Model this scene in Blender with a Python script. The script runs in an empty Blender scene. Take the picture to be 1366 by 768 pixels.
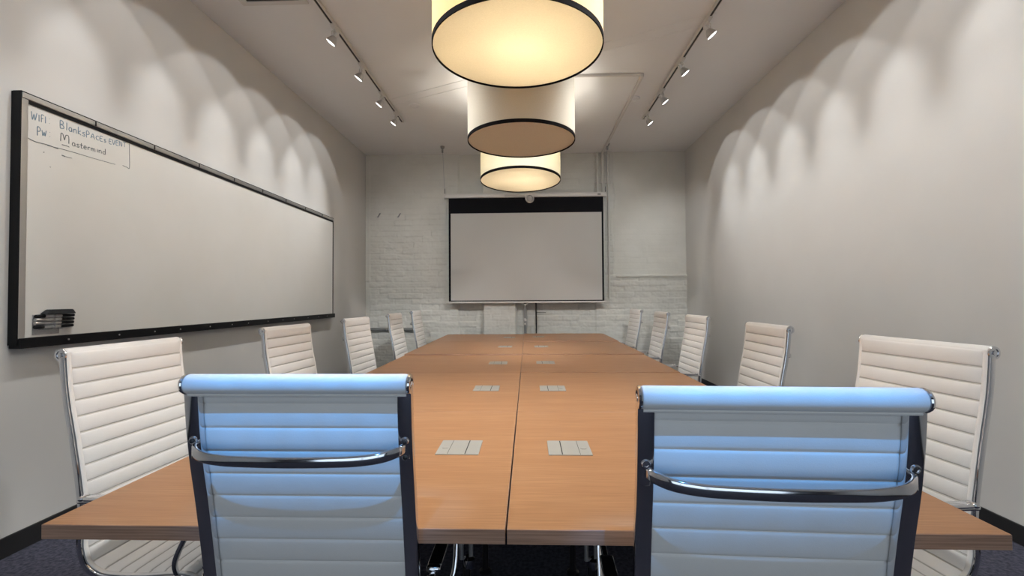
import bpy, bmesh, math, random
from mathutils import Vector, Matrix, noise
from math import sin, cos, pi, radians, sqrt

S = bpy.context.scene
C = S.collection
random.seed(7)

# room dimensions (metres)
HC = 1.32
XL, XR, YB, YF, ZC = -2.703, 2.605, 7.77, -3.0, 3.73

# ------------------------------------------------------------------ materials
def mat(name, col, rough=.5, metal=0., spec=.5, **kw):
    m = bpy.data.materials.new(name); m.use_nodes = True
    b = m.node_tree.nodes['Principled BSDF']
    b.inputs['Base Color'].default_value = (*col, 1)
    b.inputs['Roughness'].default_value = rough
    b.inputs['Metallic'].default_value = metal
    b.inputs['Specular IOR Level'].default_value = spec
    for k, v in kw.items():
        b.inputs[k].default_value = v
    return m

def N(m, t, **kw):
    n = m.node_tree.nodes.new(t)
    for k, v in kw.items():
        if k.startswith('i_'):
            n.inputs[k[2:].replace('_', ' ')].default_value = v
        else:
            setattr(n, k, v)
    return n
def L(m, a, b): m.node_tree.links.new(a, b)
def bsdf(m): return m.node_tree.nodes['Principled BSDF']

def mottled(name, c1, c2, scale, rough=.6, bump=.1, bscale=200, bdist=.001, stretch=(1, 1, 1), spec=.3, detail=4):
    m = mat(name, c1, rough, spec=spec)
    tc = N(m, 'ShaderNodeTexCoord'); mp = N(m, 'ShaderNodeMapping'); mp.inputs['Scale'].default_value = stretch
    L(m, tc.outputs['Object'], mp.inputs['Vector'])
    n = N(m, 'ShaderNodeTexNoise'); n.inputs['Scale'].default_value = scale; n.inputs['Detail'].default_value = detail
    L(m, mp.outputs[0], n.inputs['Vector'])
    r = N(m, 'ShaderNodeValToRGB'); r.color_ramp.elements[0].position = .35; r.color_ramp.elements[1].position = .65
    r.color_ramp.elements[0].color = (*c1, 1); r.color_ramp.elements[1].color = (*c2, 1)
    L(m, n.outputs['Fac'], r.inputs[0]); L(m, r.outputs[0], bsdf(m).inputs['Base Color'])
    if bump:
        n2 = N(m, 'ShaderNodeTexNoise'); n2.inputs['Scale'].default_value = bscale; n2.inputs['Detail'].default_value = 3
        L(m, mp.outputs[0], n2.inputs['Vector'])
        bp = N(m, 'ShaderNodeBump'); bp.inputs['Strength'].default_value = bump; bp.inputs['Distance'].default_value = bdist
        L(m, n2.outputs['Fac'], bp.inputs['Height']); L(m, bp.outputs[0], bsdf(m).inputs['Normal'])
    return m

M = {}
M['wall'] = mottled('wall_paint', (.60, .585, .56), (.625, .61, .585), 1.3, .75, .12, 60, .002)
M['ceil'] = mottled('ceiling_paint', (.76, .76, .76), (.78, .78, .78), 1.1, .8, .15, 40, .003)
M['brick'] = mottled('painted_brick', (.62, .612, .565), (.66, .652, .605), 3, .7, .35, 90, .004)
M['carpet'] = mottled('carpet', (.045, .046, .064), (.095, .095, .13), 55, .95, .8, 300, .006, spec=.1)
M['base'] = mat('rubber_baseboard', (.018, .017, .017), .5)
M['chrome'] = mat('chrome', (.72, .72, .74), .09, 1)
M['steel'] = mat('brushed_steel', (.42, .42, .43), .28, 1)
M['black'] = mat('black_plastic', (.006, .006, .007), .45, spec=.2)
M['blackm'] = mat('black_metal', (.012, .011, .012), .3)
M['leather'] = mottled('white_leather', (.82, .785, .745), (.84, .805, .765), 9, .45, .25, 420, .0012, spec=.4)
M['crease_shade'] = mat('leather_crease_shade', (.60, .565, .52), .8, spec=.1)  # darker leather for the rib creases, their shade put into the colour
M['silver'] = mat('anodised_aluminium', (.50, .49, .48), .38, .85)
M['board'] = mottled('whiteboard_enamel', (.66, .645, .605), (.68, .665, .63), 2.2, .22, 0, spec=.4)
M['ink_blue'] = mat('faded_blue_ink', (.16, .24, .31), .6)
M['ink_grey'] = mat('faded_grey_ink', (.14, .16, .165), .6)
M['cover'] = mat('outlet_cover_metal', (.42, .40, .355), .5, .2, .3)
M['dark'] = mat('dark_slot', (.02, .017, .015), .7)
M['screen'] = mottled('projection_fabric', (.50, .485, .46), (.51, .495, .47), 2, .8, 0)
M['scrblk'] = mat('black_screen_border', (.008, .008, .010), .8, spec=.1)
M['white'] = mat('white_enamel', (.62, .60, .57), .4)
M['band'] = mat('black_shade_band', (.004, .003, .003), .8, spec=.05)
M['cable'] = mat('black_cable', (.012, .012, .012), .5)
M['duct'] = mat('vent_dark', (.05, .045, .042), .8)
M['marker'] = mat('marker_barrel', (.55, .54, .53), .3)
M['felt'] = mat('eraser_felt', (.012, .012, .013), .9)
M['clear'] = mat('clear_acrylic', (.85, .85, .86), .08, **{'Transmission Weight': .85, 'IOR': 1.3})
M['grey'] = mat('grey_painted_pipe', (.22, .22, .215), .6)

# wood laminate with the grain running across the tables
def wood(name, a, b, c):
    m = mat(name, a, .36, spec=.28)
    tc = N(m, 'ShaderNodeTexCoord'); oi = N(m, 'ShaderNodeObjectInfo')
    ad = N(m, 'ShaderNodeVectorMath', operation='ADD'); sc = N(m, 'ShaderNodeVectorMath', operation='SCALE')
    comb = N(m, 'ShaderNodeCombineXYZ'); L(m, oi.outputs['Random'], comb.inputs[0]); L(m, oi.outputs['Random'], comb.inputs[1])
    L(m, comb.outputs[0], sc.inputs[0]); sc.inputs['Scale'].default_value = 30
    L(m, tc.outputs['Object'], ad.inputs[0]); L(m, sc.outputs[0], ad.inputs[1])
    def nz(scv, scale, det, dist=0):
        mp = N(m, 'ShaderNodeMapping'); mp.inputs['Scale'].default_value = scv
        L(m, ad.outputs[0], mp.inputs['Vector'])
        n = N(m, 'ShaderNodeTexNoise'); n.inputs['Scale'].default_value = scale; n.inputs['Detail'].default_value = det
        n.inputs['Distortion'].default_value = dist
        L(m, mp.outputs[0], n.inputs['Vector']); return n
    n1 = nz((.35, 9, 9), 2.2, 5, .3)
    n2 = nz((1.3, 55, 70), 4.5, 4)
    r = N(m, 'ShaderNodeValToRGB'); e = r.color_ramp.elements
    e[0].position = .3; e[0].color = (*b, 1); e[1].position = .7; e[1].color = (*a, 1)
    L(m, n1.outputs['Fac'], r.inputs[0])
    r2 = N(m, 'ShaderNodeValToRGB'); e = r2.color_ramp.elements
    e[0].position = .36; e[0].color = (1, 1, 1, 1); e[1].position = .62; e[1].color = (0, 0, 0, 1)
    L(m, n2.outputs['Fac'], r2.inputs[0])
    mx = N(m, 'ShaderNodeMixRGB', blend_type='MIX'); mx.inputs[2].default_value = (*c, 1)
    mu = N(m, 'ShaderNodeMath', operation='MULTIPLY'); mu.inputs[1].default_value = .75
    L(m, r2.outputs[0], mu.inputs[0]); L(m, mu.outputs[0], mx.inputs[0])
    L(m, r.outputs[0], mx.inputs[1]); L(m, mx.outputs[0], bsdf(m).inputs['Base Color'])
    bp = N(m, 'ShaderNodeBump'); bp.inputs['Strength'].default_value = .08; bp.inputs['Distance'].default_value = .0006
    L(m, n2.outputs['Fac'], bp.inputs['Height']); L(m, bp.outputs[0], bsdf(m).inputs['Normal'])
    return m
M['wood'] = wood('beech_laminate', (.50, .262, .127), (.44, .216, .098), (.36, .170, .074))
M['woodedge'] = wood('beech_edge_band', (.50, .31, .22), (.43, .26, .18), (.27, .155, .105))

def shade_mat(name, col, trans, tcol=None):
    m = bpy.data.materials.new(name); m.use_nodes = True
    nt = m.node_tree; nt.nodes.remove(nt.nodes['Principled BSDF']); out = nt.nodes['Material Output']
    d = N(m, 'ShaderNodeBsdfDiffuse'); t = N(m, 'ShaderNodeBsdfTranslucent'); mx = N(m, 'ShaderNodeMixShader')
    tc = N(m, 'ShaderNodeTexCoord'); n = N(m, 'ShaderNodeTexNoise'); n.inputs['Scale'].default_value = 160
    L(m, tc.outputs['Object'], n.inputs['Vector'])
    r = N(m, 'ShaderNodeValToRGB'); r.color_ramp.elements[0].position = .3; r.color_ramp.elements[1].position = .7
    r.color_ramp.elements[0].color = (*[c * .93 for c in col], 1); r.color_ramp.elements[1].color = (*col, 1)
    L(m, n.outputs['Fac'], r.inputs[0])
    L(m, r.outputs[0], d.inputs['Color'])
    if tcol: t.inputs['Color'].default_value = (*tcol, 1)
    else: L(m, r.outputs[0], t.inputs['Color'])
    mx.inputs[0].default_value = trans
    L(m, d.outputs[0], mx.inputs[1]); L(m, t.outputs[0], mx.inputs[2]); L(m, mx.outputs[0], out.inputs['Surface'])
    return m
M['linen'] = shade_mat('linen_shade', (.56, .53, .47), .5, (.68, .53, .28))
M['linen_off'] = shade_mat('unlit_linen_shade', (.44, .40, .33), .3, (.74, .60, .44))
M['linen_pale'] = shade_mat('pale_linen_shade', (.66, .62, .55), .5, (.56, .53, .42))
M['diffuser'] = shade_mat('acrylic_diffuser', (.68, .63, .53), .46)
M['diffuser_off'] = shade_mat('unlit_diffuser', (.93, .86, .72), .45)

def emis(name, col, st):
    m = mat(name, (.8, .8, .8), .3)
    bsdf(m).inputs['Emission Color'].default_value = (*col, 1); bsdf(m).inputs['Emission Strength'].default_value = st
    return m
M['lens'] = emis('lit_lamp_lens', (1, .98, .95), 5)
M['lens_dim'] = emis('dim_lamp_lens', (1, .95, .85), .5)
M['glasshead'] = mat('clear_lamp_glass', (.8, .79, .77), .15, .2, **{'Transmission Weight': .55})

# ------------------------------------------------------------------ mesh helpers
def smooth_by_angle(me, ang=35):
    me.polygons.foreach_set('use_smooth', [True] * len(me.polygons))
    bm = bmesh.new(); bm.from_mesh(me)
    for e in bm.edges:
        if len(e.link_faces) == 2 and e.calc_face_angle(0) > radians(ang): e.smooth = False
    bm.to_mesh(me); bm.free()

def obj(name, bm, m, parent=None, smooth=True, fix=True):
    if fix: bmesh.ops.recalc_face_normals(bm, faces=bm.faces)
    me = bpy.data.meshes.new(name); bm.to_mesh(me); bm.free()
    ms = m if isinstance(m, (list, tuple)) else [m]
    for k in ms: me.materials.append(M[k] if isinstance(k, str) else k)
    if smooth: smooth_by_angle(me)
    o = bpy.data.objects.new(name, me); C.objects.link(o)
    if parent: o.parent = parent
    return o

def box(bm, x0, x1, y0, y1, z0, z1, bev=0., mi=0, seg=2):
    r = bmesh.ops.create_cube(bm, size=1)
    vs = r['verts']
    for v in vs:
        v.co = Vector((x0 + (v.co.x + .5) * (x1 - x0), y0 + (v.co.y + .5) * (y1 - y0), z0 + (v.co.z + .5) * (z1 - z0)))
    fs = set(f for v in vs for f in v.link_faces)
    if bev > 0:
        es = list(set(e for f in fs for e in f.edges))
        r2 = bmesh.ops.bevel(bm, geom=es, offset=bev, segments=seg, affect='EDGES', profile=.5)
        fs = set(r2['faces']) | set(f for v in r2['verts'] for f in v.link_faces)
    for f in fs:
        if f.is_valid: f.material_index = mi
    return bm

def frames(pts):
    ps = [Vector(p) for p in pts]; T = []
    for i in range(len(ps)):
        a = ps[max(0, i - 1)]; b = ps[min(len(ps) - 1, i + 1)]; T.append((b - a).normalized())
    return ps, T

def sweep(bm, pts, section, up=(0, 0, 1), cap=True, mi=0, closed=False):
    """section: list of (a,b): a along side axis, b along up-ish axis"""
    ps, T = frames(pts)
    if closed:
        n = len(ps); T = [(ps[(i + 1) % n] - ps[i - 1]).normalized() for i in range(n)]
    u0 = Vector(up); rings = []
    for p, t in zip(ps, T):
        s = t.cross(u0)
        if s.length < 1e-4: s = t.cross(Vector((1, 0, 0)))
        s.normalize(); u = s.cross(t).normalized()
        rings.append([bm.verts.new(p + s * a + u * b) for a, b in section])
    k = len(section); R = len(rings)
    for i in range(R if closed else R - 1):
        A, B = rings[i], rings[(i + 1) % R]
        for j in range(k):
            f = bm.faces.new((A[j], A[(j + 1) % k], B[(j + 1) % k], B[j])); f.material_index = mi
    if cap and not closed:
        for r in (rings[0], list(reversed(rings[-1]))):
            f = bm.faces.new(r); f.material_index = mi
    return bm

def circ(r, n=12, ry=None):
    ry = r if ry is None else ry
    return [(r * cos(2 * pi * i / n), ry * sin(2 * pi * i / n)) for i in range(n)]
def rrect(w, h, r, n=3):
    out = []
    for cx, cy, a0 in ((w - r, h - r, 0), (-w + r, h - r, pi / 2), (-w + r, -h + r, pi), (w - r, -h + r, 1.5 * pi)):
        for i in range(n + 1):
            a = a0 + pi / 2 * i / n; out.append((cx + r * cos(a), cy + r * sin(a)))
    return out
def tube(bm, pts, r, n=10, **k): return sweep(bm, pts, circ(r, n), **k)

def catmull(pts, per=6):
    P = [Vector(p) for p in pts]; out = []
    for i in range(len(P) - 1):
        p0 = P[max(0, i - 1)]; p1 = P[i]; p2 = P[i + 1]; p3 = P[min(len(P) - 1, i + 2)]
        for j in range(per):
            t = j / per
            out.append(.5 * ((2 * p1) + (-p0 + p2) * t + (2 * p0 - 5 * p1 + 4 * p2 - p3) * t * t + (-p0 + 3 * p1 - 3 * p2 + p3) * t ** 3))
    out.append(P[-1]); return out

def resample(pts, step):
    P = [Vector(p) for p in pts]; d = [0]
    for a, b in zip(P, P[1:]): d.append(d[-1] + (b - a).length)
    tot = d[-1]; n = int(round(tot / step)); out = []; j = 0
    for i in range(n + 1):
        s = tot * i / n
        while j < len(P) - 2 and d[j + 1] < s: j += 1
        t = (s - d[j]) / max(1e-9, d[j + 1] - d[j]); out.append(P[j].lerp(P[j + 1], t))
    return out, tot

def lathe(bm, prof, axis_o, axis_d, n=24, mi=0, cap=True):
    """prof: (radius, dist along axis)"""
    d = Vector(axis_d).normalized(); o = Vector(axis_o)
    a = d.orthogonal().normalized(); b = d.cross(a); rings = []
    for r, h in prof:
        c = o + d * h
        rings.append([bm.verts.new(c + a * (r * cos(2 * pi * i / n)) + b * (r * sin(2 * pi * i / n))) for i in range(n)])
    for A, B in zip(rings, rings[1:]):
        for j in range(n):
            f = bm.faces.new((A[j], A[(j + 1) % n], B[(j + 1) % n], B[j])); f.material_index = mi
    if cap:
        for r in (rings[0], rings[-1]):
            f = bm.faces.new(r); f.material_index = mi
    return bm

def tag(o, label, cat, group=None, kind=None):
    o['label'] = label; o['category'] = cat
    if group: o['group'] = group
    if kind: o['kind'] = kind
    return o
def thing(name, label, cat, loc=(0, 0, 0), rz=0, group=None):
    o = bpy.data.objects.new(name, None); C.objects.link(o); o.location = loc; o.rotation_euler = (0, 0, rz)
    o.empty_display_size = .1
    return tag(o, label, cat, group)
def struct(o):
    o['kind'] = 'structure'; return o
def dup(root, loc, rz):
    r = root.copy(); C.objects.link(r); r.location = loc; r.rotation_euler = (0, 0, rz)
    for ch in list(root.children):
        c = ch.copy(); C.objects.link(c); c.parent = r
        for g in list(ch.children):
            d = g.copy(); C.objects.link(d); d.parent = c
    return r
B = bmesh.new

# ------------------------------------------------------------------ room shell
struct(obj('floor', box(B(), XL - .1, XR + .1, YF - .1, YB + .1, -.1, 0), 'carpet', smooth=False))
struct(obj('ceiling', box(B(), XL - .1, XR + .1, YF - .1, YB + .15, ZC, ZC + .1), 'ceil', smooth=False))
struct(obj('wall_left', box(B(), XL - .1, XL, YF - .1, YB + .1, 0, ZC), 'wall', smooth=False))
struct(obj('wall_right', box(B(), XR, XR + .1, YF - .1, YB + .1, 0, ZC), 'wall', smooth=False))
# wall behind the viewer with a wide glazed opening
bm = B()
for a in ((XL, -2.2, 0, ZC), (2.1, XR, 0, ZC), (-2.2, 2.1, 2.7, ZC), (-2.2, 2.1, 0, .08)):
    box(bm, a[0], a[1], YF - .1, YF, a[2], a[3])
struct(obj('wall_front', bm, mat('dark_front_wall', (.10, .10, .12), .8), smooth=False))
bm = B()
for x in (-2.2, -.77, .66, 2.06): box(bm, x, x + .04, YF - .08, YF - .02, .08, 2.7)
box(bm, -2.2, 2.1, YF - .08, YF - .02, 2.66, 2.7); box(bm, -2.2, 2.1, YF - .08, YF - .02, .08, .12)
struct(obj('window_1', bm, 'blackm', smooth=False))

# painted brick end wall: modelled courses, pilaster, recess and smoother plastered areas
def sstep(a, b, x):
    t = min(1, max(0, (x - a) / (b - a))); return t * t * (3 - 2 * t)
NX, NZ = 420, 330
course, blen = .094, .29
rowr = [random.random() for _ in range(60)]
def brick_h(x, z):
    zz = z + .016 * noise.noise(Vector((x * 1.3, z * 1.1, 3))) + .006 * noise.noise(Vector((x * 7, z * 6, 9)))
    row = math.floor(zz / course); fz = zz / course - row
    off = (row % 2) * .5 + .22 * rowr[row % 60]
    xx = x + .012 * noise.noise(Vector((x * 6, z * 8, 1)))
    u = xx / blen + off; col = math.floor(u); fx = u - col
    h1 = noise.cell(Vector((col + .5, row + .5, .5)))
    dz = min(fz, 1 - fz) * course; dx = min(fx, 1 - fx) * blen
    jd = .0085 * (.35 + .9 * rowr[(row * 7) % 60])
    g = (1 - sstep(0, .011, dz)) * jd + (1 - sstep(0, .009, dx)) * .0045
    n = noise.noise(Vector((x * 2.2, z * 2.2, 5)))
    h = -g * (.75 + .5 * n) + (h1) * .005 + .004 * noise.noise(Vector((x * 9, z * 14, 2))) + .0025 * noise.noise(Vector((x * 28, z * 36, 4)))
    amp = 1.0 - .6 * sstep(2.1, 2.9, z + .25 * n)
    rec = 0
    if x > 1.42 + .05 * n:
        s = sstep(1.66, 1.70, z + .02 * noise.noise(Vector((x * 5, 0, 0)))); amp *= 1 - .86 * s; rec -= .022 * s
    if x < -2.63: amp *= .25; rec += .012 * sstep(1.60, 1.62, z)
    if -.72 < x < -.2: rec += .10
    if -1.14 < x <= -.72: rec -= .045
    if -.2 <= x < 1.12: rec -= .045
    if -.2 <= x < .14: amp *= .5
    return rec + h * amp * 1.7
bm = B(); rows = []
for j in range(NZ + 1):
    z = ZC * j / NZ
    rows.append([bm.verts.new((XL + (XR - XL) * i / NX, YB - brick_h(XL + (XR - XL) * i / NX, z), z)) for i in range(NX + 1)])
for j in range(NZ):
    for i in range(NX):
        bm.faces.new((rows[j][i], rows[j][i + 1], rows[j + 1][i + 1], rows[j + 1][i]))
box(bm, XL - .1, XR + .1, YB + .09, YB + .15, 0, ZC)
wb = obj('wall_back', bm, 'brick', smooth=False, fix=False)
wb.data.polygons.foreach_set('use_smooth', [True] * len(wb.data.polygons))
struct(wb)

# baseboards
for nm, x0, x1 in (('baseboard_left', XL, XL + .012), ('baseboard_right', XR - .012, XR)):
    struct(obj(nm, box(B(), x0, x1, YF, YB - .05, 0, .105, .003), 'base', smooth=False))

# ceiling: lowered board panel, its edge conduit, taped seams
struct(obj('trim_1', box(B(), -.28, 1.235, 5.06, YB - .02, ZC - .022, ZC, .004), 'ceil', smooth=False))
bm = B(); box(bm, 1.225, 1.262, 5.04, YB - .06, ZC - .045, ZC - .001, .006); box(bm, -.28, 1.225, 5.04, 5.062, ZC - .03, ZC - .001, .004)
struct(obj('trim_2', bm, 'white', smooth=False))
for k, d in enumerate((0, .16)):
    a = Vector((-1.62, 5.58 + d, ZC - .001)); b = Vector((1.62, 4.0 + d, ZC - .001))
    struct(obj('trim_%d' % (3 + k), sweep(B(), [a, b], [(-.014, 0), (-.008, -.005), (.008, -.005), (.014, 0)]), 'ceil', smooth=False))
# corner chase edge line on the end wall
# low ledge pipe at the left of the end wall
tag(obj('wall_pipe', tube(B(), [(XL + .01, YB - .05, .815), (-1.75, YB - .05, .815)], .028, 12), 'grey'),
    'grey horizontal pipe low on the brick wall behind the far left chairs', 'pipe')
tag(obj('wall_ledge', box(B(), 1.45, XR - .002, YB - .035, YB + .01, 1.655, 1.685, .006), 'brick'),
    'thin painted brick ledge on the end wall right of the screen', 'ledge')

# vertical pipes above the screen
for x, r, lab in ((1.155, .018, 'leftmost of the three thin painted pipes rising to the ceiling right of the lamps'),
                  (1.245, .022, 'middle of the three thin painted pipes rising to the ceiling above the screen'),
                  (1.335, .016, 'rightmost of the three thin painted pipes rising to the ceiling beside the screen cable')):
    t = thing('conduit_pipe', lab, 'pipe', (x, YB - .045, 1.3), 0, 'vertical pipes on the end wall')
    obj('pipe', tube(B(), [(0, 0, 0), (0, 0, ZC - 1.3 - .002)], r, 12), 'brick', t)
    for z in (1.9, 2.35): obj('strap', box(B(), -r - .015, r + .015, -r * .4, .04, z, z + .018, .002), 'white', t)
tag(obj('conduit_pipe', box(B(), -.062, -.022, YB - .03, YB + .03, .02, 2.9, .005), 'grey'),
    'flat grey conduit on the brick wall below the middle of the screen', 'conduit')
tag(obj('hanging_cable', tube(B(), catmull([(.130, YB - .03, 2.9), (.132, YB - .03, 2.0), (.136, YB - .035, 1.25), (.140, YB - .03, .8), (.13, YB - .03, .02)], 6), .0125, 8), 'cable'),
    'black cable running down the brick wall from the screen to behind the table', 'cable')
tag(obj('wall_wire', tube(B(), [(.15, YB - .02, 1.085), (.30, YB - .02, 1.08)], .005, 6), 'cable'),
    'short dark wire stub branching right from the black cable', 'wire')
for (x, z), w in zip(((-2.47, 2.72), (-2.13, 2.715)), ('left', 'right')):
    bm = B(); tube(bm, [(x - .03, YB + .01, z - .03), (x, YB - .035, z), (x + .025, YB - .05, z + .025)], .009, 8)
    lathe(bm, [(.014, 0), (.014, .008)], (x - .03, YB - .014, z - .03), (0, 1, 0), 10)
    tag(obj('wall_hook', bm, 'steel'), '%s one of two small metal hooks in the brick left of the screen' % w, 'hook', 'hooks in the brick wall')

# ceiling discs
for (x, y), lab in (((-1.393, 5.76), 'small round sprinkler cover on the ceiling beside the left light track'),
                    ((1.30, 5.69), 'small round sprinkler cover on the ceiling beside the lowered panel edge')):
    t = thing('sprinkler_cover', lab, 'sprinkler', (x, y, ZC), 0, 'sprinkler covers in the ceiling')
    obj('ring', lathe(B(), [(.075, -.001), (.075, -.008), (.068, -.014), (.052, -.014), (.05, -.004)], (0, 0, 0), (0, 0, 1), 28, cap=False), 'ceil', t)
    obj('plate', lathe(B(), [(.05, -.002), (.05, -.008)], (0, 0, 0), (0, 0, 1), 24), 'ceil', t)
# air vent
t = thing('air_vent', 'white square air vent with dark slats in the ceiling at the upper left', 'vent', (-2.03, 3.47, ZC))
bm = B()
for a in ((-.27, .27, .19, .24), (-.27, .27, -.24, -.19), (-.27, -.21, -.19, .19), (.21, .27, -.19, .19)): box(bm, *a, -.018, -.001, .004)
obj('frame', bm, 'white', t, smooth=False)
obj('duct_opening', box(B(), -.21, .21, -.19, .19, -.004, -.001), 'duct', t, smooth=False)
for i in range(9):
    y = -.17 + i * .0425
    obj('slat', sweep(B(), [(-.21, y, -.010), (.21, y, -.010)], [(-.012, -.004), (-.010, -.006), (.012, .004), (.010, .006)]), 'duct', t, smooth=False)

# wall socket behind the near left chair
t = thing('wall_outlet', 'white wall socket plate low on the left wall behind the near chair', 'outlet', (XL, 2.76, .45))
obj('plate', box(B(), 0, .006, -.045, .045, -.06, .06, .002), 'white', t)
for z in (-.028, .022):
    for y in (-.01, .01): obj('slot', box(B(), .006, .0068, y - .0015, y + .0015, z, z + .012), 'dark', t, smooth=False)

# ------------------------------------------------------------------ tables
TX = (-1.265, -.058, 1.170)
TY = (1.19, 2.412, 3.672, 4.78, 6.125, 7.41)
LY = ((1.60, 2.29), (2.58, 3.53), (3.88, 4.75), (5.08, 6.03), (6.35, 7.30))
LYR = ((1.60, 2.29), (2.58, 3.53), (3.88, 4.24), (5.10, 5.43), (6.42, 6.64))
OY = (1.832, 3.028, 4.211, 5.51, 6.784)
rown = ('nearest the viewer', 'second from the viewer', 'third from the viewer', 'fourth from the viewer', 'at the far end')
def leg_outer(side, x, y):
    t = Vector((x, y, .702)); f = Vector((x + side * .03, y, .012))
    bm = B(); sweep(bm, [f, t], rrect(.019, .014, .005), up=(0, 1, 0))
    lathe(bm, [(.024, 0), (.024, .012), (.016, .018)], (f.x, f.y, 0), (0, 0, 1), 14)
    return bm
for r in range(5):
    for c in range(2):
        gap = .0022 if r == 0 else (.0018 if r == 1 else .0012)
        x0 = TX[c] + (gap if c else 0); x1 = TX[c + 1] - (0 if c else gap)
        gy = .0035 if r in (2,) else .0012
        if r == 3 and c == 1: gy = .003
        y0 = TY[r] + (.0035 if r == 3 else .0012) * (r > 0); y1 = TY[r + 1] - gy * (r < 4)
        dz = {(3, 0): .012, (3, 1): .013, (4, 1): .021, (4, 0): .0125, (2, 1): .0035}.get((r, c), 0)
        side = 'left' if c == 0 else 'right'
        cx = (x0 + x1) / 2; cy = (y0 + y1) / 2
        t = thing('conference_table', 'square beech table in the %s column, row %s' % (side, rown[r]), 'table', (cx, cy, 0), 0,
                  'square tables pushed together into one long conference table')
        # tabletop with an outlet opening look; far outer corners rounded
        pts = []
        rad = .07 if r == 4 else .002
        w, h = (x1 - x0) / 2, (y1 - y0) / 2
        cor = {(-1, -1): .002, (1, -1): .002, (1, 1): rad if (c == 1) else .002, (-1, 1): rad if (c == 0) else .002}
        for (sx, sy), a0 in (((1, 1), 0), ((-1, 1), pi / 2), ((-1, -1), pi), ((1, -1), 1.5 * pi)):
            rr = cor[(sx, sy)]
            for i in range(7):
                a = a0 + pi / 2 * i / 6; pts.append((sx * (w - rr) + rr * cos(a), sy * (h - rr) + rr * sin(a)))
        zt = .74 + dz; zb = zt - .037; e = .0015
        bm = B()
        R0 = [bm.verts.new((x * (1 - e / w), y * (1 - e / h), zt)) for x, y in pts]
        R1 = [bm.verts.new((x, y, zt - e)) for x, y in pts]
        R2 = [bm.verts.new((x, y, zb)) for x, y in pts]
        bm.faces.new(R0); bm.faces.new(R2).material_index = 2
        n = len(pts)
        for Aa, Bb in ((R0, R1), (R1, R2)):
            for i in range(n):
                f = bm.faces.new((Aa[i], Aa[(i + 1) % n], Bb[(i + 1) % n], Bb[i])); f.material_index = 1
        obj('tabletop', bm, ['wood', 'woodedge', 'dark'], t, smooth=False)
        # power outlet cover
        ox = (-.267 if c == 0 else .155) - cx; oy = OY[r] - cy
        bm = B(); hw, hd = .081, .086
        s = 1 if c == 0 else -1
        box(bm, ox - hw, ox + hw, oy - hd, oy + hd, zt - .001, zt + .003, .0012)
        oc = obj('power_outlet_cover', bm, 'cover', t, smooth=False)
        oc['label'] = 'grey metal flip cover'
        for px, pw in ((s * .030, .0018), (-s * .036, .0007)):
            obj('slot', box(B(), ox + px - pw, ox + px + pw, oy - hd + .004, oy + hd - .004, zt + .0025, zt + .0034), 'dark', oc, smooth=False)
        bm = B(); lathe(bm, [(.012, 0), (.012, .0012), (.008, .0016)], (ox - s * .055, oy - .01, zt + .003), (0, 0, 1), 16)
        obj('latch', bm, 'cover', oc)
        # legs
        ly = LY if c == 0 else LYR
        for y in ly[r]:
            side_s = -1 if c == 0 else 1
            ol = obj('leg', leg_outer(side_s, (-.955 if c == 0 else .90) - cx, y - cy), 'blackm', t)
            ix = (-.212 if c == 0 else .208) - cx
            bm = B()
            for dx in (-.017, .015): tube(bm, [(ix + dx, y - cy, .44), (ix + dx, y - cy, .702)], .0075, 10)
            il = obj('leg', bm, 'silver', t)
            bm = B(); lathe(bm, [(.004, -.03), (.016, -.024), (.021, -.01), (.021, .006), (.012, .014)], (ix + .008, y - cy, .438), (0, 0, 1), 16)
            obj('knuckle', bm, 'chrome', il)
            bm = B(); tube(bm, [(ix, y - cy, .0), (ix, y - cy, .42)], .014, 10)
            lathe(bm, [(.03, 0), (.03, .01), (.016, .02)], (ix, y - cy, 0), (0, 0, 1), 14)
            obj('lower_post', bm, 'blackm', il)
        # steel beams under the top
        for y in ly[r]: obj('under_beam', box(B(), -w + .12, w - .12, y - cy - .02, y - cy + .02, zb - .028, zb - .0005, .003), 'blackm', t, smooth=False)

# ------------------------------------------------------------------ chairs
W = .545
SOFF = .33
prof2 = [(0.0, 1.128), (.003, 1.08), (.011, 1.00), (.024, .92), (.040, .84), (.056, .75), (.071, .66), (.081, .59), (.085, .53), (.081, .47), (.082, .42),
         (.102, .368), (.150, .338), (.22, .330), (.33, .334), (.42, .344), (.48, .346), (.525, .330), (.552, .300)]
prof = [Vector((0, s - SOFF, z)) for s, z in prof2]
curve, clen = resample(catmull(prof, 8), .0062)

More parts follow.
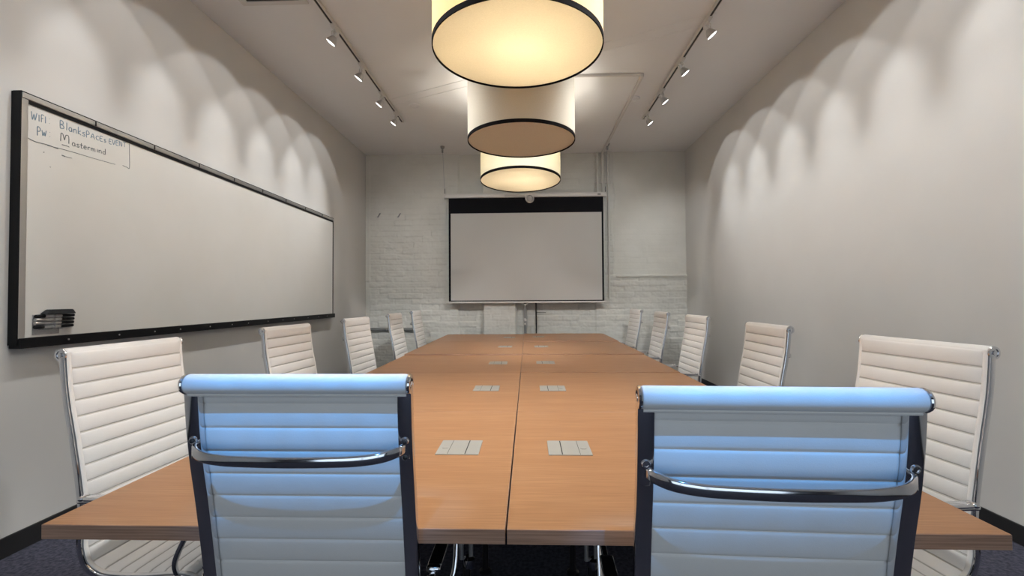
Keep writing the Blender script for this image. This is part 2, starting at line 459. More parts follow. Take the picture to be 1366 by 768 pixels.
fcurve, _ = resample(catmull(prof, 12), clen / (21 * 16))
def panel_bm():
    bm = B(); ps, T = frames(fcurve); nrm = [Vector((1, 0, 0)).cross(t).normalized() for t in T]
    # make the normal point to the sitter side
    hw = W / 2 - .006
    xs = [-hw, -hw + .004, -hw + .012, -hw + .016, -hw + .03, -hw * .5, 0, hw * .5, hw - .03, hw - .016, hw - .012, hw - .004, hw]
    ed = [.15, .6, .6, .25, .85, 1, 1, 1, .85, .25, .6, .6, .15]
    hem = [1, 1, 1, 1, 0, 0, 0, 0, 0, 1, 1, 1, 1]
    pitch = clen / 21; F = []; K = []
    step = clen / (len(ps) - 1)
    for i, (p, n) in enumerate(zip(ps, nrm)):
        ph = (i * step) / pitch; q = abs(sin(pi * ph)) ** .36
        fr = []; bk = []
        for x, e, hm in zip(xs, ed, hem):
            tf = (.005 * e if hm else (.0014 + .0088 * q * e)); tb = (.005 * e if hm else (.0014 + .0055 * q * e))
            p_ = p + n * .006; fr.append(bm.verts.new(p_ + Vector((x, 0, 0)) + n * tf)); bk.append(bm.verts.new(p_ + Vector((x, 0, 0)) - n * tb))
        F.append(fr); K.append(bk)
    m = len(xs)
    for i in range(len(ps) - 1):
        for j in range(m - 1):
            f1 = bm.faces.new((F[i][j], F[i][j + 1], F[i + 1][j + 1], F[i + 1][j]))
            f2 = bm.faces.new((K[i][j], K[i + 1][j], K[i + 1][j + 1], K[i][j + 1]))
            if i % 16 in (0, 15) and 3 <= j <= m - 5 and 15 <= i < len(ps) - 16: f1.material_index = 1
        bm.faces.new((F[i][0], F[i + 1][0], K[i + 1][0], K[i][0])); bm.faces.new((F[i][-1], K[i][-1], K[i + 1][-1], F[i + 1][-1]))
    for i in (0, len(ps) - 1):
        for j in range(m - 1): bm.faces.new((F[i][j], K[i][j], K[i][j + 1], F[i][j + 1]))
    return bm

def roll_bm(y, z, r=.0235):
    bm = B(); h = W / 2 - .008
    lathe(bm, [(r * .8, -h), (r * .95, -h + .002), (r, -h + .006), (r, h - .006), (r * .95, h - .002), (r * .8, h)], (0, y, z), (1, 0, 0), 28)
    return bm
def make_chair():
    root = bpy.data.objects.new('office_chair', None); C.objects.link(root); root.empty_display_size = .1
    pn = obj('seat_panel', panel_bm(), ['leather', 'crease_shade'], root)
    ry, rz = -SOFF - .014, 1.12
    top = obj('headroll', roll_bm(ry, rz), 'leather', root)
    bm = B(); tube(bm, [(-W / 2 + .012, ry - .004, rz - .025), (W / 2 - .012, ry - .004, rz - .025)], .0036, 8)
    tube(bm, [(-W / 2 + .012, ry + .004, rz - .028), (W / 2 - .012, ry + .004, rz - .028)], .0036, 8)
    obj('seam', bm, 'leather', top)
    fy, fz = .550 - SOFF, .292
    fr = obj('front_roll', roll_bm(fy, fz, .018), 'leather', root)
    # chrome end caps
    for s in (-1, 1):
        bm = B(); x = s * (W / 2 - .008)
        lathe(bm, [(.0225, 0), (.024, .003), (.0225, .007), (.015, .008), (.014, .005), (.0085, .005), (.008, .009), (.004, .010)], (x, ry, rz), (s, 0, 0), 24)
        cp = obj('end_cap', bm, 'chrome', top)
        obj('ring', lathe(B(), [(.0135, .0055), (.0135, .0062), (.009, .0062), (.009, .0055)], (x, ry, rz), (s, 0, 0), 20), 'dark', cp)
        bm = B(); lathe(bm, [(.018, 0), (.018, .005), (.010, .008)], (x, fy, fz), (s, 0, 0), 20); obj('end_cap', bm, 'chrome', fr)
    # side rails
    for s in (-1, 1):
        pts = [p + Vector((s * (W / 2 - .0175), 0, 0)) for p in curve[2:]][::3] + [curve[-1] + Vector((s * (W / 2 - .0175), 0, 0))]
        bm = B(); ps, T = frames(pts); sec = rrect(.0175, .0105, .004, 2); rings = []
        for p, t in zip(ps, T):
            nn = Vector((1, 0, 0)).cross(t).normalized()
            rings.append([bm.verts.new(p + Vector((a, 0, 0)) + nn * (b - .009)) for a, b in sec])
        for A_, B_ in zip(rings, rings[1:]):
            for j in range(len(sec)): bm.faces.new((A_[j], A_[(j + 1) % len(sec)], B_[(j + 1) % len(sec)], B_[j]))
        bm.faces.new(rings[0]); bm.faces.new(rings[-1])
        obj('side_rail', bm, 'chrome', root)
    # back brace
    zb = .965; yb = -SOFF + .018 - .020
    h = W / 2 - .018
    cp = catmull([(-h, yb + .006, zb + .004), (-h + .012, yb - .018, zb), (-h + .045, yb - .040, zb - .007), (-h + .10, yb - .050, zb - .012), (-h + .17, yb - .053, zb - .014), (0, yb - .054, zb - .015),
                  (h - .17, yb - .053, zb - .014), (h - .10, yb - .050, zb - .012), (h - .045, yb - .040, zb - .007), (h - .012, yb - .018, zb), (h, yb + .006, zb + .004)], 5)
    br = obj('back_brace', sweep(B(), cp, rrect(.0055, .0125, .005, 3)), 'chrome', root)
    for s in (-1, 1):
        bm = B(); x = s * h
        box(bm, x - .011, x + .011, yb - .002, yb + .016, zb - .028, zb + .030, .0075, seg=3)
        lathe(bm, [(.0105, 0), (.0105, .010), (.008, .014), (.005, .014), (.0045, .011)], (x, yb + .004, zb + .020), (0, -1, 0), 18)
        bk = obj('bracket', bm, 'chrome', br)
        bm = B()
        for dz in (.020, -.019): lathe(bm, [(.0055, 0), (.0055, .004 + (.0095 if dz > 0 else 0)), (.004, .0145 if dz > 0 else .005)], (x, yb + .001, zb + dz), (0, -1, 0), 14)
        obj('screw', bm, 'blackm', bk)
    # armrests
    for s in (-1, 1):
        x0 = s * (W / 2 - .012); x1 = s * (W / 2 + .024)
        a = catmull([(x0, -SOFF + .075, .600), (s * (W / 2 + .004), -SOFF + .082, .603), (x1 * .99, -SOFF + .098, .606), (x1, -SOFF + .13, .608), (x1, -SOFF + .22, .608), (x1, -SOFF + .40, .606), (x1, -SOFF + .47, .600),
                     (x1, -SOFF + .515, .585), (x1, -SOFF + .525, .555), (x1, -SOFF + .505, .50), (x1 * .99, -SOFF + .465, .41), (x0, -SOFF + .445, .345)], 6)
        ar = obj('armrest', sweep(B(), a, rrect(.008, .0085, .005, 3), up=(s, .001, 0)), 'chrome', root)
        bm = B(); box(bm, x1 - .019, x1 + .019, -SOFF + .128, -SOFF + .325, .613, .627, .006, seg=3)
        obj('arm_pad', bm, 'chrome', ar)
        bm = B(); box(bm, x1 - .0195, x1 + .0195, -SOFF + .108, -SOFF + .130, .611, .629, .008, seg=3)
        obj('pad_cap', bm, 'chrome', ar)
    # mechanism, column, star base and casters
    bm = B(); box(bm, -.10, .10, -.11, .13, .272, .308, .012); box(bm, -W / 2 + .02, W / 2 - .02, -.02, .02, .303, .318, .004); box(bm, -W / 2 + .02, W / 2 - .02, .10, .13, .303, .318, .004)
    obj('tilt_mechanism', bm, 'blackm', root)
    bm = B(); lathe(bm, [(.024, .09), (.024, .19), (.016, .192), (.016, .28)], (0, 0, 0), (0, 0, 1), 20); obj('column', bm, 'steel', root)
    bm = B(); lathe(bm, [(.035, .075), (.038, .08), (.036, .125), (.028, .13)], (0, 0, 0), (0, 0, 1), 20)
    for k in range(5):
        a = 2 * pi * k / 5 + .3; d = Vector((cos(a), sin(a), 0))
        rings = []
        for q, hw, hh, z in ((.02, .020, .018, .105), (.14, .017, .014, .095), (.265, .012, .010, .078)):
            sd = Vector((-sin(a), cos(a), 0))
            rings.append([bm.verts.new(d * q + sd * u + Vector((0, 0, z + v))) for u, v in rrect(hw, hh, .006, 2)])
        for A_, B_ in zip(rings, rings[1:]):
            for j in range(len(A_)): bm.faces.new((A_[j], A_[(j + 1) % len(A_)], B_[(j + 1) % len(A_)], B_[j]))
        bm.faces.new(rings[0]); bm.faces.new(rings[-1])
    st = obj('star_base', bm, 'chrome', root)
    for k in range(5):
        a = 2 * pi * k / 5 + .3; d = Vector((cos(a), sin(a), 0)); sd = Vector((-sin(a), cos(a), 0)); bm = B()
        for u in (-.022, .007):
            lathe(bm, [(.022, 0), (.026, .003), (.026, .012), (.022, .015)], d * .262 + sd * u + Vector((0, 0, .0262)), sd, 18)
        tube(bm, [d * .262 + Vector((0, 0, .026)), d * .262 + Vector((0, 0, .075))], .007, 8)
        obj('caster', bm, 'black', st)
    return root
proto = make_chair()
GRP = 'white ribbed office chairs around the conference table'
first = [True]
def place(x, y, dirx, diry, top, label):
    """x,y: middle of the head roll; (dirx,diry): facing direction"""
    global proto
    d = Vector((dirx, diry, 0)).normalized()
    rz = math.atan2(-d.x, d.y)
    p = Vector((x, y, 0)) + d * SOFF
    dz = 0
    o = proto if first[0] else dup(proto, (0, 0, 0), 0)
    first[0] = False
    o.location = p; o.rotation_euler = (0, 0, rz)
    tag(o, label, 'chair', GRP)
    return o
def side(near, far_dir, s, label):
    """near: near end of the head roll, far_dir: unit direction along the roll, s=+1 faces +x"""
    n = Vector((near[0], near[1], 0)); f = Vector((far_dir[0], far_dir[1], 0)).normalized()
    mid = n + f * W / 2
    d = Vector((f.y, -f.x, 0)) * s
    return place(mid.x, mid.y, d.x, d.y, 1.12, label)
place(-.545, 1.11, .0, 1, 1.12, 'ribbed chair seen from behind, front left, its back tinted blue by cool light')
place(.490, .955, .045, 1, 1.12, 'ribbed chair seen from behind, front right, its back tinted blue by cool light')
side((-1.696, 1.664), (.031, .536), 1, 'ribbed white chair nearest the viewer on the left, below the marker holder')
side((-1.655, 2.89), (.045, .53), 1, 'second ribbed white chair from the viewer along the left side of the table')
side((-1.64, 4.148), (.040, .532), 1, 'third ribbed white chair along the left side, below the far end of the whiteboard')
side((-1.61, 5.4), (.0, 1), 1, 'fourth ribbed white chair from the viewer along the left side of the table')
side((-1.635, 6.6), (.0, 1), 1, 'farthest ribbed white chair on the left side of the table')
side((1.601, 1.682), (-.072, .533), -1, 'ribbed white chair nearest the viewer on the right side of the table')
side((1.555, 2.864), (.0, 1), -1, 'second ribbed white chair from the viewer along the right side')
side((1.65, 4.375), (-.015, .525), -1, 'third ribbed white chair from the viewer along the right side')
side((1.63, 5.55), (.0, 1), -1, 'fourth ribbed white chair from the viewer along the right side')
side((1.61, 6.75), (-.03, .53), -1, 'farthest ribbed white chair on the right side of the table')

# ------------------------------------------------------------------ whiteboard
BX = XL + .052; y0, y1, z0, z1 = 2.362, 6.333, 1.092, 2.420
t = thing('whiteboard', 'long whiteboard with silver and black frame and faint handwriting on the left wall', 'whiteboard', (0, 0, 0))
obj('writing_surface', box(B(), XL + .012, BX - .006, y0 + .01, y1 - .01, z0 + .01, z1 - .01), 'board', t, smooth=False)
f = box(B(), XL + .001, BX, y0, y0 + .034, z0, z1, .002); fs = obj('frame_stile', f, 'silver', t, smooth=False)
bm = B(); box(bm, XL + .001, BX - .001, y0 - .006, y0 + .002, z0 - .004, z1 + .004); obj('side_trim', bm, 'black', fs, smooth=False)
obj('frame_stile', box(B(), XL + .001, BX, y1 - .016, y1, z0, z1, .002), 'black', t, smooth=False)
f = obj('top_rail', box(B(), XL + .001, BX + .004, y0, y1, z1 - .030, z1, .003), 'silver', t, smooth=False)
obj('gasket', box(B(), XL + .012, BX - .001, y0 + .034, y1 - .016, z1 - .050, z1 - .030), 'black', f, smooth=False)
obj('gasket', box(B(), XL + .006, BX + .001, y0 - .004, y1, z1, z1 + .006), 'black', f, smooth=False)
for i in range(8):
    y = 2.779 + i * .455
    obj('clip', box(B(), BX + .003, BX + .010, y - .003, y + .003, z1 - .030, z1 - .002, .002), 'dark', f, smooth=False)
tr = obj('marker_tray', box(B(), XL + .001, BX + .012, y0, y1 + .03, z0 - .022, z0 + .032, .003), 'black', t, smooth=False)
for i in range(13):
    bm = B()
    y = 2.62 + i * .29 + (.15 if i % 3 else 0) * .3
    lathe(bm, [(.005, 0), (.005, .003), (.003, .0045)], (BX + .012, y, z0 + .006), (1, 0, 0), 10)
    obj('screw', bm, 'silver', tr)

# handwriting strokes: letters in unit cells (advance, strokes)
GL = {
 'W': (1.1, [[(0, 1), (.2, 0), (.42, .75), (.62, .05), (.9, 1)]]),
 'I': (.45, [[(.15, .85), (.18, 0)]]), 'F': (.6, [[(.1, 0), (.08, .9), (.5, .95)], [(.08, .5), (.4, .52)]]),
 ':': (.7, [[(.35, .72), (.38, .68)], [(.37, .14), (.40, .1)]]),
 'P': (.75, [[(.1, -.1), (.08, 1), (.4, .98), (.5, .72), (.35, .5), (.1, .48)]]),
 'w': (.8, [[(0, .7), (.15, 0), (.32, .55), (.46, .05), (.62, .8)]]),
 'B': (.8, [[(.1, 0), (.1, 1), (.42, .95), (.45, .65), (.12, .52), (.5, .42), (.52, .1), (.1, 0)]]),
 'l': (.35, [[(.12, 1), (.12, 0)]]), 'a': (.6, [[(.4, .5), (.15, .5), (.05, .2), (.2, 0), (.4, .15), (.4, .5), (.45, 0)]]),
 'n': (.6, [[(.05, .5), (.08, 0)], [(.08, .35), (.25, .52), (.4, .4), (.42, 0)]]),
 'k': (.6, [[(.08, 1), (.08, 0)], [(.42, .55), (.1, .28), (.45, 0)]]),
 's': (.5, [[(.38, .5), (.12, .45), (.15, .28), (.38, .2), (.3, 0), (.05, .03)]]),
 'A': (.8, [[(0, 0), (.32, .85), (.6, 0)], [(.12, .32), (.5, .32)]]),
 'C': (.65, [[(.5, .7), (.2, .68), (.05, .35), (.2, .05), (.5, .08)]]),
 'E': (.65, [[(.5, .85), (.08, .82), (.06, .03), (.5, .02)], [(.07, .45), (.4, .46)]]),
 'S': (.6, [[(.48, .75), (.15, .7), (.15, .45), (.45, .3), (.35, .02), (.05, .05)]]),
 'V': (.7, [[(0, .85), (.25, 0), (.52, .88)]]), 'N': (.75, [[(.06, 0), (.08, .85), (.5, .02), (.52, .88)]]),
 'T': (.7, [[(0, .85), (.6, .88)], [(.3, .86), (.3, 0)]]),
 'M': (1.05, [[(.05, 0), (.08, 1), (.25, .95), (.38, .3), (.5, .95), (.75, .95), (.78, 0)]]),
 't': (.5, [[(.2, .8), (.2, .05), (.38, .03)], [(.02, .5), (.4, .52)]]),
 'e': (.55, [[(.08, .28), (.4, .3), (.3, .52), (.1, .45), (.06, .12), (.22, 0), (.42, .06)]]),
 'r': (.5, [[(.08, .5), (.1, 0)], [(.1, .3), (.22, .5), (.4, .5)]]),
 'm': (.85, [[(.05, .5), (.07, 0)], [(.07, .35), (.2, .5), (.32, .35), (.33, 0)], [(.33, .35), (.48, .5), (.6, .35), (.62, 0)]]),
 'i': (.3, [[(.1, .5), (.12, 0)], [(.1, .72), (.11, .7)]]),
 'd': (.6, [[(.42, .45), (.15, .45), (.05, .2), (.2, 0), (.42, .12)], [(.42, 1), (.44, 0)]]), ' ': (.8, []),
}
wx = BX - .0052
def stroke(bm, pts, w):
    P = [Vector((wx, p[0], p[1])) for p in pts]
    if len(P) > 2: P = catmull(P, 4)
    sweep(bm, P, [(-w, -.0002), (w, -.0002), (w, .0004), (-w, .0004)], up=(1, 0, 0))
def write(bm, text, ya, za, yb_, zb_, h, w):
    tot = sum(GL[c][0] for c in text)
    for_u = (yb_ - ya) / tot; u = 0
    for c in text:
        adv, st = GL[c]
        for s in st:
            stroke(bm, [(ya + (u + p[0]) * for_u, za + (zb_ - za) * (u / tot) + p[1] * h) for p in s], w)
        u += adv
bm = B()
write(bm, 'WIFI:', 2.414, 2.294, 2.520, 2.303, .043, .0021)
write(bm, 'Pw:', 2.444, 2.222, 2.525, 2.232, .042, .0021)
write(bm, 'Blanks', 2.566, 2.303, 2.725, 2.307, .044, .0021)
write(bm, 'PACEs', 2.727, 2.307, 2.865, 2.318, .036, .0021)
write(bm, 'EVENT', 2.882, 2.318, 3.012, 2.335, .036, .0021)
obj('handwriting', bm, 'ink_blue', t, smooth=False)
bm = B()
write(bm, 'M', 2.571, 2.230, 2.640, 2.231, .044, .0021)
write(bm, 'astermind', 2.640, 2.226, 2.865, 2.240, .036, .0021)
stroke(bm, [(2.582, 2.212), (2.61, 2.213), (2.625, 2.211)], .002)
obj('handwriting', bm, 'ink_grey', t, smooth=False)
bm = B()
stroke(bm, [(2.397, 2.188), (2.44, 2.180), (2.50, 2.184), (2.56, 2.180)], .002)
stroke(bm, [(2.50, 2.180), (2.58, 2.186), (2.653, 2.189), (2.80, 2.192), (2.93, 2.197)], .0015)
stroke(bm, [(2.985, 2.206), (3.02, 2.203), (3.038, 2.204), (3.037, 2.28), (3.034, 2.366)], .002)
stroke(bm, [(2.582, 2.151), (2.60, 2.149)], .003); stroke(bm, [(2.60, 2.149), (2.62, 2.150), (2.642, 2.151)], .0014)
stroke(bm, [(2.481, 2.137), (2.485, 2.136)], .003); stroke(bm, [(2.516, 2.066), (2.521, 2.064)], .0015)
obj('handwriting', bm, 'ink_grey', t, smooth=False)

# marker holder, four markers and an eraser
t = thing('marker_holder', 'clear acrylic marker holder stuck to the lower near corner of the whiteboard', 'holder', (BX - .0055, 2.55, 1.20))
bm = B()
for z in (-.024, -.003, .018, .039):
    box(bm, 0, .026, -.085, .03, z - .0135, z - .0115, .0004)
box(bm, 0, .002, -.115, .03, -.065, .045, .0006); box(bm, .024, .026, -.02, -.012, -.036, .045, .0006)
obj('rack', bm, 'clear', t, smooth=False)
pos = ('top', 'second', 'third', 'bottom')
for k in range(4):
    z = 1.236 - k * .0195; yo = -.002 * k
    m = thing('whiteboard_marker', '%s of four grey markers lying in the whiteboard marker holder' % pos[k], 'marker', (BX + .0065, 2.442 + yo, z), 0, 'markers in the whiteboard holder')
    obj('cap', lathe(B(), [(.0085, 0), (.0095, .002), (.0095, .045), (.009, .047)], (0, 0, 0), (0, 1, 0), 14), 'black' if k in (0, 3) else 'silver', m)
    obj('barrel', lathe(B(), [(.009, .047), (.009, .135), (.0075, .14)], (0, 0, 0), (0, 1, 0), 14), 'marker', m)
    obj('end_plug', lathe(B(), [(.0075, .14), (.0082, .142), (.0082, .212), (.005, .216)], (0, 0, 0), (0, 1, 0), 14), 'black', m)
bm = B(); e0, e1 = 2.470, 2.635
vs = [bm.verts.new(p) for p in ((BX - .004, e0, 1.2465), (BX + .044, e0, 1.2465), (BX + .044, e1, 1.2465), (BX - .004, e1, 1.2465),
                                (BX + .0, e0 + .03, 1.272), (BX + .036, e0 + .03, 1.272), (BX + .036, e1 - .01, 1.272), (BX + .0, e1 - .01, 1.272))]
for q in ((0, 1, 2, 3), (4, 5, 6, 7), (0, 1, 5, 4), (1, 2, 6, 5), (2, 3, 7, 6), (3, 0, 4, 7)): bm.faces.new([vs[i] for i in q])
bmesh.ops.bevel(bm, geom=list(bm.edges), offset=.003, segments=2, affect='EDGES')
tag(obj('board_eraser', bm, 'felt'), 'black felt eraser lying on top of the markers at the whiteboard', 'eraser')

# ------------------------------------------------------------------ projection screen
SY = 7.57
t = thing('projection_screen', 'pull-down projection screen with black border hanging before the brick wall', 'screen', (0, SY, 0))
sx0, sx1 = -1.275, 1.225
obj('casing', box(B(), -1.345, 1.275, -.03, .06, 2.945, 3.015, .012), 'white', t)
bm = B()
for x in (-1.345, 1.265): box(bm, x - .004, x + .016, -.034, .064, 2.940, 3.02, .006)
obj('end_cap', bm, 'white', t)
ic = obj('information_plate', box(B(), -.36, -.04, -.036, -.03, 2.955, 2.99, .002), 'screen', t, smooth=False)
obj('label', box(B(), 1.13, 1.18, -.034, -.0295, 2.968, 2.984), 'dark', t, smooth=False)
fb = obj('screen_fabric', box(B(), sx0, sx1, -.0015, .0015, 1.265, 2.955), 'scrblk', t, smooth=False)
obj('viewing_surface', box(B(), sx0 + .034, sx1 - .030, -.003, -.0015, 1.285, 2.695), 'screen', fb, smooth=False)
obj('bottom_bar', box(B(), sx0 - .03, sx1 + .03, -.014, .014, 1.240, 1.268, .006), 'white', t)
bm = B(); sweep(bm, catmull([(-.10, 0, 1.243), (-.085, -.006, 1.222), (-.045, -.008, 1.213), (-.005, -.006, 1.222), (.01, 0, 1.243)], 5), rrect(.006, .005, .003, 2), up=(0, 1, 0))
hd = obj('pull_handle', bm, 'white', t)
bm = B(); tube(bm, [(-.045, -.008, 1.215), (-.045, -.008, .99)], .0035, 6); lathe(bm, [(.004, 0), (.022, -.02), (.024, -.045), (.010, -.06)], (-.045, -.008, 1.0), (0, 0, 1), 14)
lathe(bm, [(.004, 0), (.011, -.01), (.013, -.03), (.004, -.04)], (-.045, -.008, .925), (0, 0, 1), 10)
obj('pull_cord', bm, 'white', hd)
for x, y in ((-1.335, -.21), (1.262, -.22)):
    bm = B(); tube(bm, [(x, y + .2, 3.015), (x, y + .02, ZC - .09)], .004, 6)
    cb = obj('suspension_cable', bm, 'steel', t)
    bm = B(); lathe(bm, [(.014, -.10), (.014, -.04), (.030, -.03), (.034, -.001)], (x, y, ZC), (0, 0, 1), 14)
    tube(bm, [(x, y + .2, 3.015), (x, y + .195, 3.10)], .009, 8); obj('hook', bm, 'grey', cb)
t = thing('round_sensor', 'small round translucent white device fixed to the middle of the screen casing', 'sensor', (.045, SY - .04, 2.915))
obj('housing', lathe(B(), [(.070, 0), (.072, -.01), (.066, -.03), (.056, -.034), (.052, -.028)], (0, 0, 0), (0, 1, 0), 32, cap=False), 'white', t)
obj('dome', lathe(B(), [(.058, -.004), (.054, -.028), (.040, -.044), (.018, -.052), (.002, -.053)], (0, 0, 0), (0, 1, 0), 28), 'glasshead', t)
obj('bracket', box(B(), -.075, -.05, -.03, .0, -.015, .03, .005), 'white', t)
obj('mount', box(B(), -.03, .03, -.006, .01, .05, .075, .003), 'white', t)

# ------------------------------------------------------------------ drum pendants
def drum(x, y, label, lit, tilt=0, R=.445, zb=HC + 1.304, H=.60, power=0, col=(1, 1, 1)):
    t = thing('drum_pendant', label, 'pendant lamp', (x, y, zb), 0, 'large drum pendants in a row above the table')
    t.rotation_euler = (tilt, 0, 0)
    n = 96
    obj('lamp_shade', lathe(B(), [(R, .0), (R, H), (R - .004, H), (R - .004, 0), (R, 0)], (0, 0, 0), (0, 0, 1), n, cap=False), ('linen' if y < 5 else 'linen_pale') if lit else 'linen_off', t)
    obj('shade_band', lathe(B(), [(R + .0015, -.002), (R + .0015, .025), (R - .002, .025), (R - .0045, .004), (R - .0045, -.002), (R + .0015, -.002)], (0, 0, 0), (0, 0, 1), n, cap=False), 'band', t)
    bm = B(); lathe(bm, [(R + .0015, H - .02), (R + .0015, H + .001), (R - .0045, H + .001), (R - .0045, H - .02), (R + .0015, H - .02)], (0, 0, 0), (0, 0, 1), n, cap=False)
    obj('shade_band', bm, 'band', t)
    obj('diffuser', lathe(B(), [(R - .005, .008), (R - .005, .010)], (0, 0, 0), (0, 0, 1), n), 'diffuser' if lit else 'diffuser_off', t)
    bm = B()
    for k in range(3):
        a = 2 * pi * k / 3 + .5; tube(bm, [(0, 0, H - .03), ((R - .005) * cos(a), (R - .005) * sin(a), H - .03)], .004, 6)
    lathe(bm, [(.02, H - .2), (.025, H - .19), (.025, H - .02), (.01, H)], (0, 0, 0), (0, 0, 1), 16)
    obj('socket_frame', bm, 'steel', t)
    gm = emis('bulb_glow', col, 4) if lit else 'white'
    for k in range(3):
        a = 2 * pi * k / 3 + .9; bx, by = .23 * cos(a), .23 * sin(a)
        bm = B(); tube(bm, [(0, 0, H - .06), (bx, by, H - .06)], .007, 8); lathe(bm, [(.02, H - .10), (.022, H - .05)], (bx, by, 0), (0, 0, 1), 14)
        obj('lamp_arm', bm, 'steel', t)
        obj('bulb', lathe(B(), [(.012, H - .09), (.022, H - .13), (.030, H - .17), (.024, H - .205), (.004, H - .22)], (bx, by, 0), (0, 0, 1), 18), gm, t)
        if lit:
            l = bpy.data.lights.new('bulb_light', 'POINT'); l.energy = power / 3; l.color = col; l.shadow_soft_size = .04
            lo = bpy.data.objects.new('bulb_light', l); C.objects.link(lo); lo.parent = t; lo.location = (bx, by, H - .33)
    if lit:
        l = bpy.data.lights.new('bulb_light', 'POINT'); l.energy = power * .13; l.color = col; l.shadow_soft_size = .05
        lo = bpy.data.objects.new('bulb_light', l); C.objects.link(lo); lo.parent = t; lo.location = (.02, 0, .22)
    top = ZC - zb
    bm = B(); tube(bm, [(0, 0, H - .01), (0, -sin(tilt) * 0, top - .03)], .006, 8)
    obj('stem', bm, 'steel', t)
    obj('canopy', lathe(B(), [(.02, top - .035), (.06, top - .028), (.065, top - .004)], (0, 0, 0), (0, 0, 1), 28), 'white', t)
    return t
drum(-.045, 2.449, 'lit yellow drum pendant nearest the viewer, black-banded, cut by the top edge', True, power=42, col=(1, .91, .74))
drum(-.045, 3.895, 'unlit grey-beige drum pendant with black band, middle of the three', False)
drum(-.072, 5.218, 'lit pale cream drum pendant farthest away, in front of the screen top', True, tilt=radians(-3.3), power=32, col=(1, .94, .84))

# ------------------------------------------------------------------ track lighting
def track(x, ya, yb_, heads, slots, label):
    t = thing('light_track', label, 'light track', (x, 0, ZC), 0, 'ceiling light tracks')
    obj('rail', box(B(), -.018, .018, ya, yb_, -.034, -.001, .003), 'white', t, smooth=False)
    obj('end_cap', box(B(), -.020, .020, yb_ - .012, yb_ + .006, -.036, -.001, .003), 'white', t, smooth=False)
    for a, b in slots:
        obj('slot', box(B(), -.009, .009, a, b, -.0348, -.0335), 'dark', t, smooth=False)
    return t
def make_head():
    root = bpy.data.objects.new('track_spotlight', None); C.objects.link(root); root.empty_display_size = .05
    # local +x = aim side; head tilts 40 deg down
    obj('adapter', box(B(), -.017, .017, -.055, .055, -.052, -.0345, .004), 'white', root)
    bm = B(); tube(bm, [(0, 0, -.05), (0, 0, -.085)], .008, 10); tube(bm, catmull([(0, -.045, -.135), (0, -.046, -.10), (0, -.025, -.086), (0, 0, -.084), (0, .025, -.086), (0, .046, -.10), (0, .045, -.135)], 4), .004, 8)
    obj('yoke', bm, 'white', root)
    d = Vector((cos(radians(52)), 0, -sin(radians(52)))); c = Vector((0, 0, -.135))
    obj('lamp_holder', lathe(B(), [(.014, -.055), (.018, -.052), (.020, -.03), (.016, -.012)], c, d, 18), 'white', root)
    obj('reflector', lathe(B(), [(.017, -.015), (.028, .0), (.040, .025), (.046, .045), (.0475, .050), (.0445, .050)], c, d, 28, cap=False), 'silver', root)
    ln = obj('lens', lathe(B(), [(.0435, .046), (.030, .051), (.004, .053)], c, d, 26), 'lens', root)
    return root
hp = make_head(); hfirst = [True]
WALLB = ((74, .16, .22, 43, 0, .02), (34, 1.0, .55, 41, 0, .02), (62, 1, 1.05, 68, 0, .03))
def head(x, y, s, label, power=45, beams=None, rz_extra=0):
    o = hp if hfirst[0] else dup(hp, (0, 0, 0), 0); hfirst[0] = False
    rz = (0 if s > 0 else pi) + rz_extra
    o.location = (x, y, ZC); o.rotation_euler = (0, 0, rz); tag(o, label, 'spotlight', 'spotlights on the ceiling tracks')
    base = Matrix.Translation(Vector((x, y, ZC))) @ Matrix.Rotation(rz, 4, 'Z')
    for size, bl, pw, ang, yaw_, soft in (beams or WALLB):
        d = Vector((cos(radians(ang)) * cos(yaw_), cos(radians(ang)) * sin(yaw_), -sin(radians(ang)))); c = Vector((0, 0, -.135))
        dl = Vector((cos(radians(52)), 0, -sin(radians(52))))
        l = bpy.data.lights.new('spot_beam', 'SPOT'); l.energy = power * pw; l.color = (.97, .99, 1.0); l.shadow_soft_size = soft
        l.spot_size = radians(size); l.spot_blend = bl
        lo = bpy.data.objects.new('spot_beam', l); C.objects.link(lo); lo.parent = o
        lo.location = c + dl * .075
        lo.rotation_euler = d.to_track_quat('-Z', 'Y').to_euler()
    return o
LT, RT = -1.675, 1.563
WP, IP = 22, 85
def slots(hs, ya, yb_):
    out = []; pts = [ya] + hs + [yb_]
    for a, b in zip(pts, pts[1:]):
        if b - a > .22: out.append((a + .11, b - .05))
    out.append((yb_ - .09, yb_ - .02))
    return out
lh = [1.35, 2.02, 2.68, 3.34, 4.00, 4.67, 5.33, 5.91]; rh = [1.36, 2.03, 2.69, 3.36, 4.03, 4.71, 5.40, 6.06]
track(LT, .9, 6.24, lh, slots(lh, .9, 6.24), 'white ceiling light track with dark slots, left of the pendants')
track(RT, .9, 6.29, rh, slots(rh, .9, 6.29), 'white ceiling light track with dark slots, right of the pendants')
ordn = ['beyond the top edge, first', 'beyond the top edge, second', 'beyond the top edge, third', 'just above the top edge', 'nearest the viewer in view', 'second in view', 'third in view', 'farthest']
for s, xs, hs, nm in ((-1, LT, lh, 'left'), (1, RT, rh, 'right')):
    for k, y in enumerate(hs):
        head(xs, y, s, 'track spotlight aimed at the wall, %s on the %s track' % (ordn[k], nm), WP * (.72 if (s < 0 and k < 4) else 1),
             (WALLB + ((56, .9, 1.15 if s > 0 else .5, 38, s * radians(64), .03),)) if k == 7 else None)
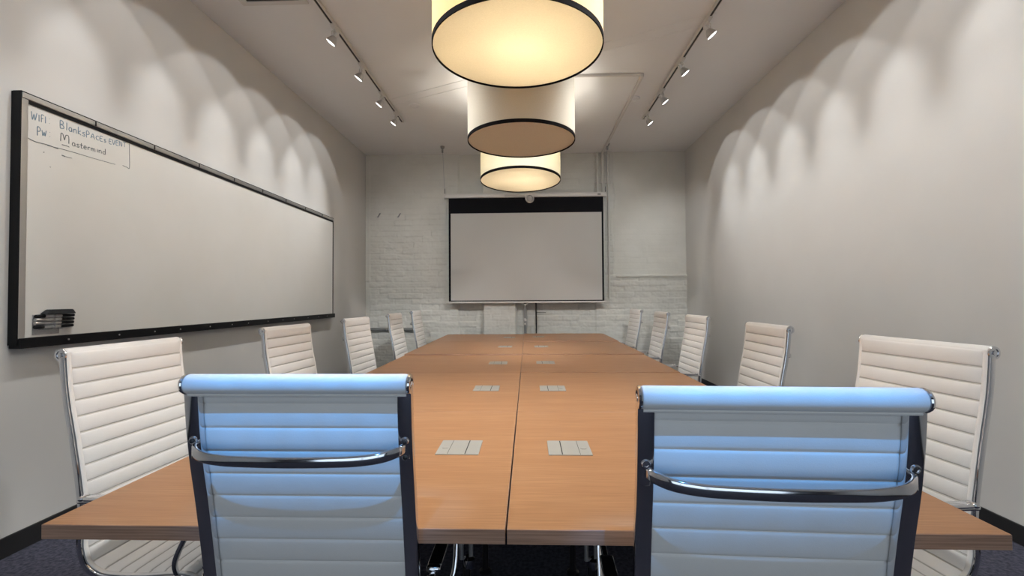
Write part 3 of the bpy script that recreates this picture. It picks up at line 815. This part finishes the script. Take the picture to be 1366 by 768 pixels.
# unseen heads added to the tracks as fill for table and far wall
for s, xs, nm in ((-1, LT, 'left'), (1, RT, 'right')):
    for k, (y, tgt, pw, sz) in enumerate(((1.69, (-.9 * s, 2.0, .74), .88, 70), (2.185, (-1.5 * s, 1.85, .85), (1.3 if s > 0 else .6), 54), (2.35, (-.9 * s, 3.6, .8), .36, 60), (3.0, (-1.2 * s, 5.9, .8), 3.4, 52), (2.85, (1.3 * s, 7.7, 1.7), 2.0, 46))):
        if s > 0: pw *= 1.2
        d = Vector(tgt) - Vector((xs, y, ZC - .2)); dl = Vector((d.x * -s, d.y * -s, d.z))
        ang = math.atan2(-dl.z, sqrt(dl.x ** 2 + dl.y ** 2)); yw = math.atan2(dl.y, dl.x)
        head(xs, y, -s, 'added fill spotlight turned to the table, %s beyond the top edge on the %s track' % (('first', 'second', 'third', 'fifth', 'fourth')[k], nm), IP,
             ((sz, 1.0, pw, math.degrees(ang), yw, .12),))

# ------------------------------------------------------------------ daylight from behind and cool ceiling spots
l = bpy.data.lights.new('window_daylight', 'AREA'); l.shape = 'RECTANGLE'; l.size = 4.2; l.size_y = 2.5; l.energy = 36; l.color = (.74, .88, 1)
o = bpy.data.objects.new('window_daylight', l); C.objects.link(o); o.location = (-.05, YF - .15, 1.4)
o.rotation_euler = Vector((0, 1, 0)).to_track_quat('-Z', 'Z').to_euler()
for cx, cy in ((-.545, 1.10), (.49, .945)):
    for dx in (-.252, -.168, -.084, 0, .084, .168, .252):
        src = Vector((cx * .8, -.50, 3.55)); d = Vector((cx + dx, cy, 1.06 if cx < 0 else 1.10)) - src
        l = bpy.data.lights.new('cool_spot', 'SPOT'); l.energy = 145 if cx < 0 else 140; l.color = (.06, .38, 1); l.spot_size = radians(5.0); l.spot_blend = .9; l.shadow_soft_size = .02
        o = bpy.data.objects.new('cool_spot', l); C.objects.link(o); o.location = src; o.rotation_euler = d.to_track_quat('-Z', 'Y').to_euler()

w = bpy.data.worlds.new('World'); S.world = w; w.use_nodes = True
w.node_tree.nodes['Background'].inputs[0].default_value = (.25, .42, .8, 1); w.node_tree.nodes['Background'].inputs[1].default_value = .12

# ------------------------------------------------------------------ camera
f_px, yaw, pitch, roll = 626.8, .0332, .0214, .0057
F = Vector((-sin(yaw) * cos(pitch), cos(yaw) * cos(pitch), sin(pitch))); Rr = Vector((cos(yaw), sin(yaw), 0)); U = Rr.cross(F)
R2 = Rr * cos(roll) - U * sin(roll); U2 = U * cos(roll) + Rr * sin(roll)
cd = bpy.data.cameras.new('camera'); co = bpy.data.objects.new('camera', cd); C.objects.link(co)
m = Matrix((R2, U2, -F)).transposed().to_4x4(); m.translation = Vector((0, 0, HC)); co.matrix_world = m
cd.sensor_width = 36; cd.sensor_fit = 'HORIZONTAL'; cd.lens = 36 * f_px / 1366; cd.clip_start = .02; cd.clip_end = 100
S.camera = co
S.view_settings.view_transform = 'Standard'; S.view_settings.look = 'None'; S.view_settings.exposure = .46; S.view_settings.gamma = 1
S.view_settings.use_curve_mapping = False
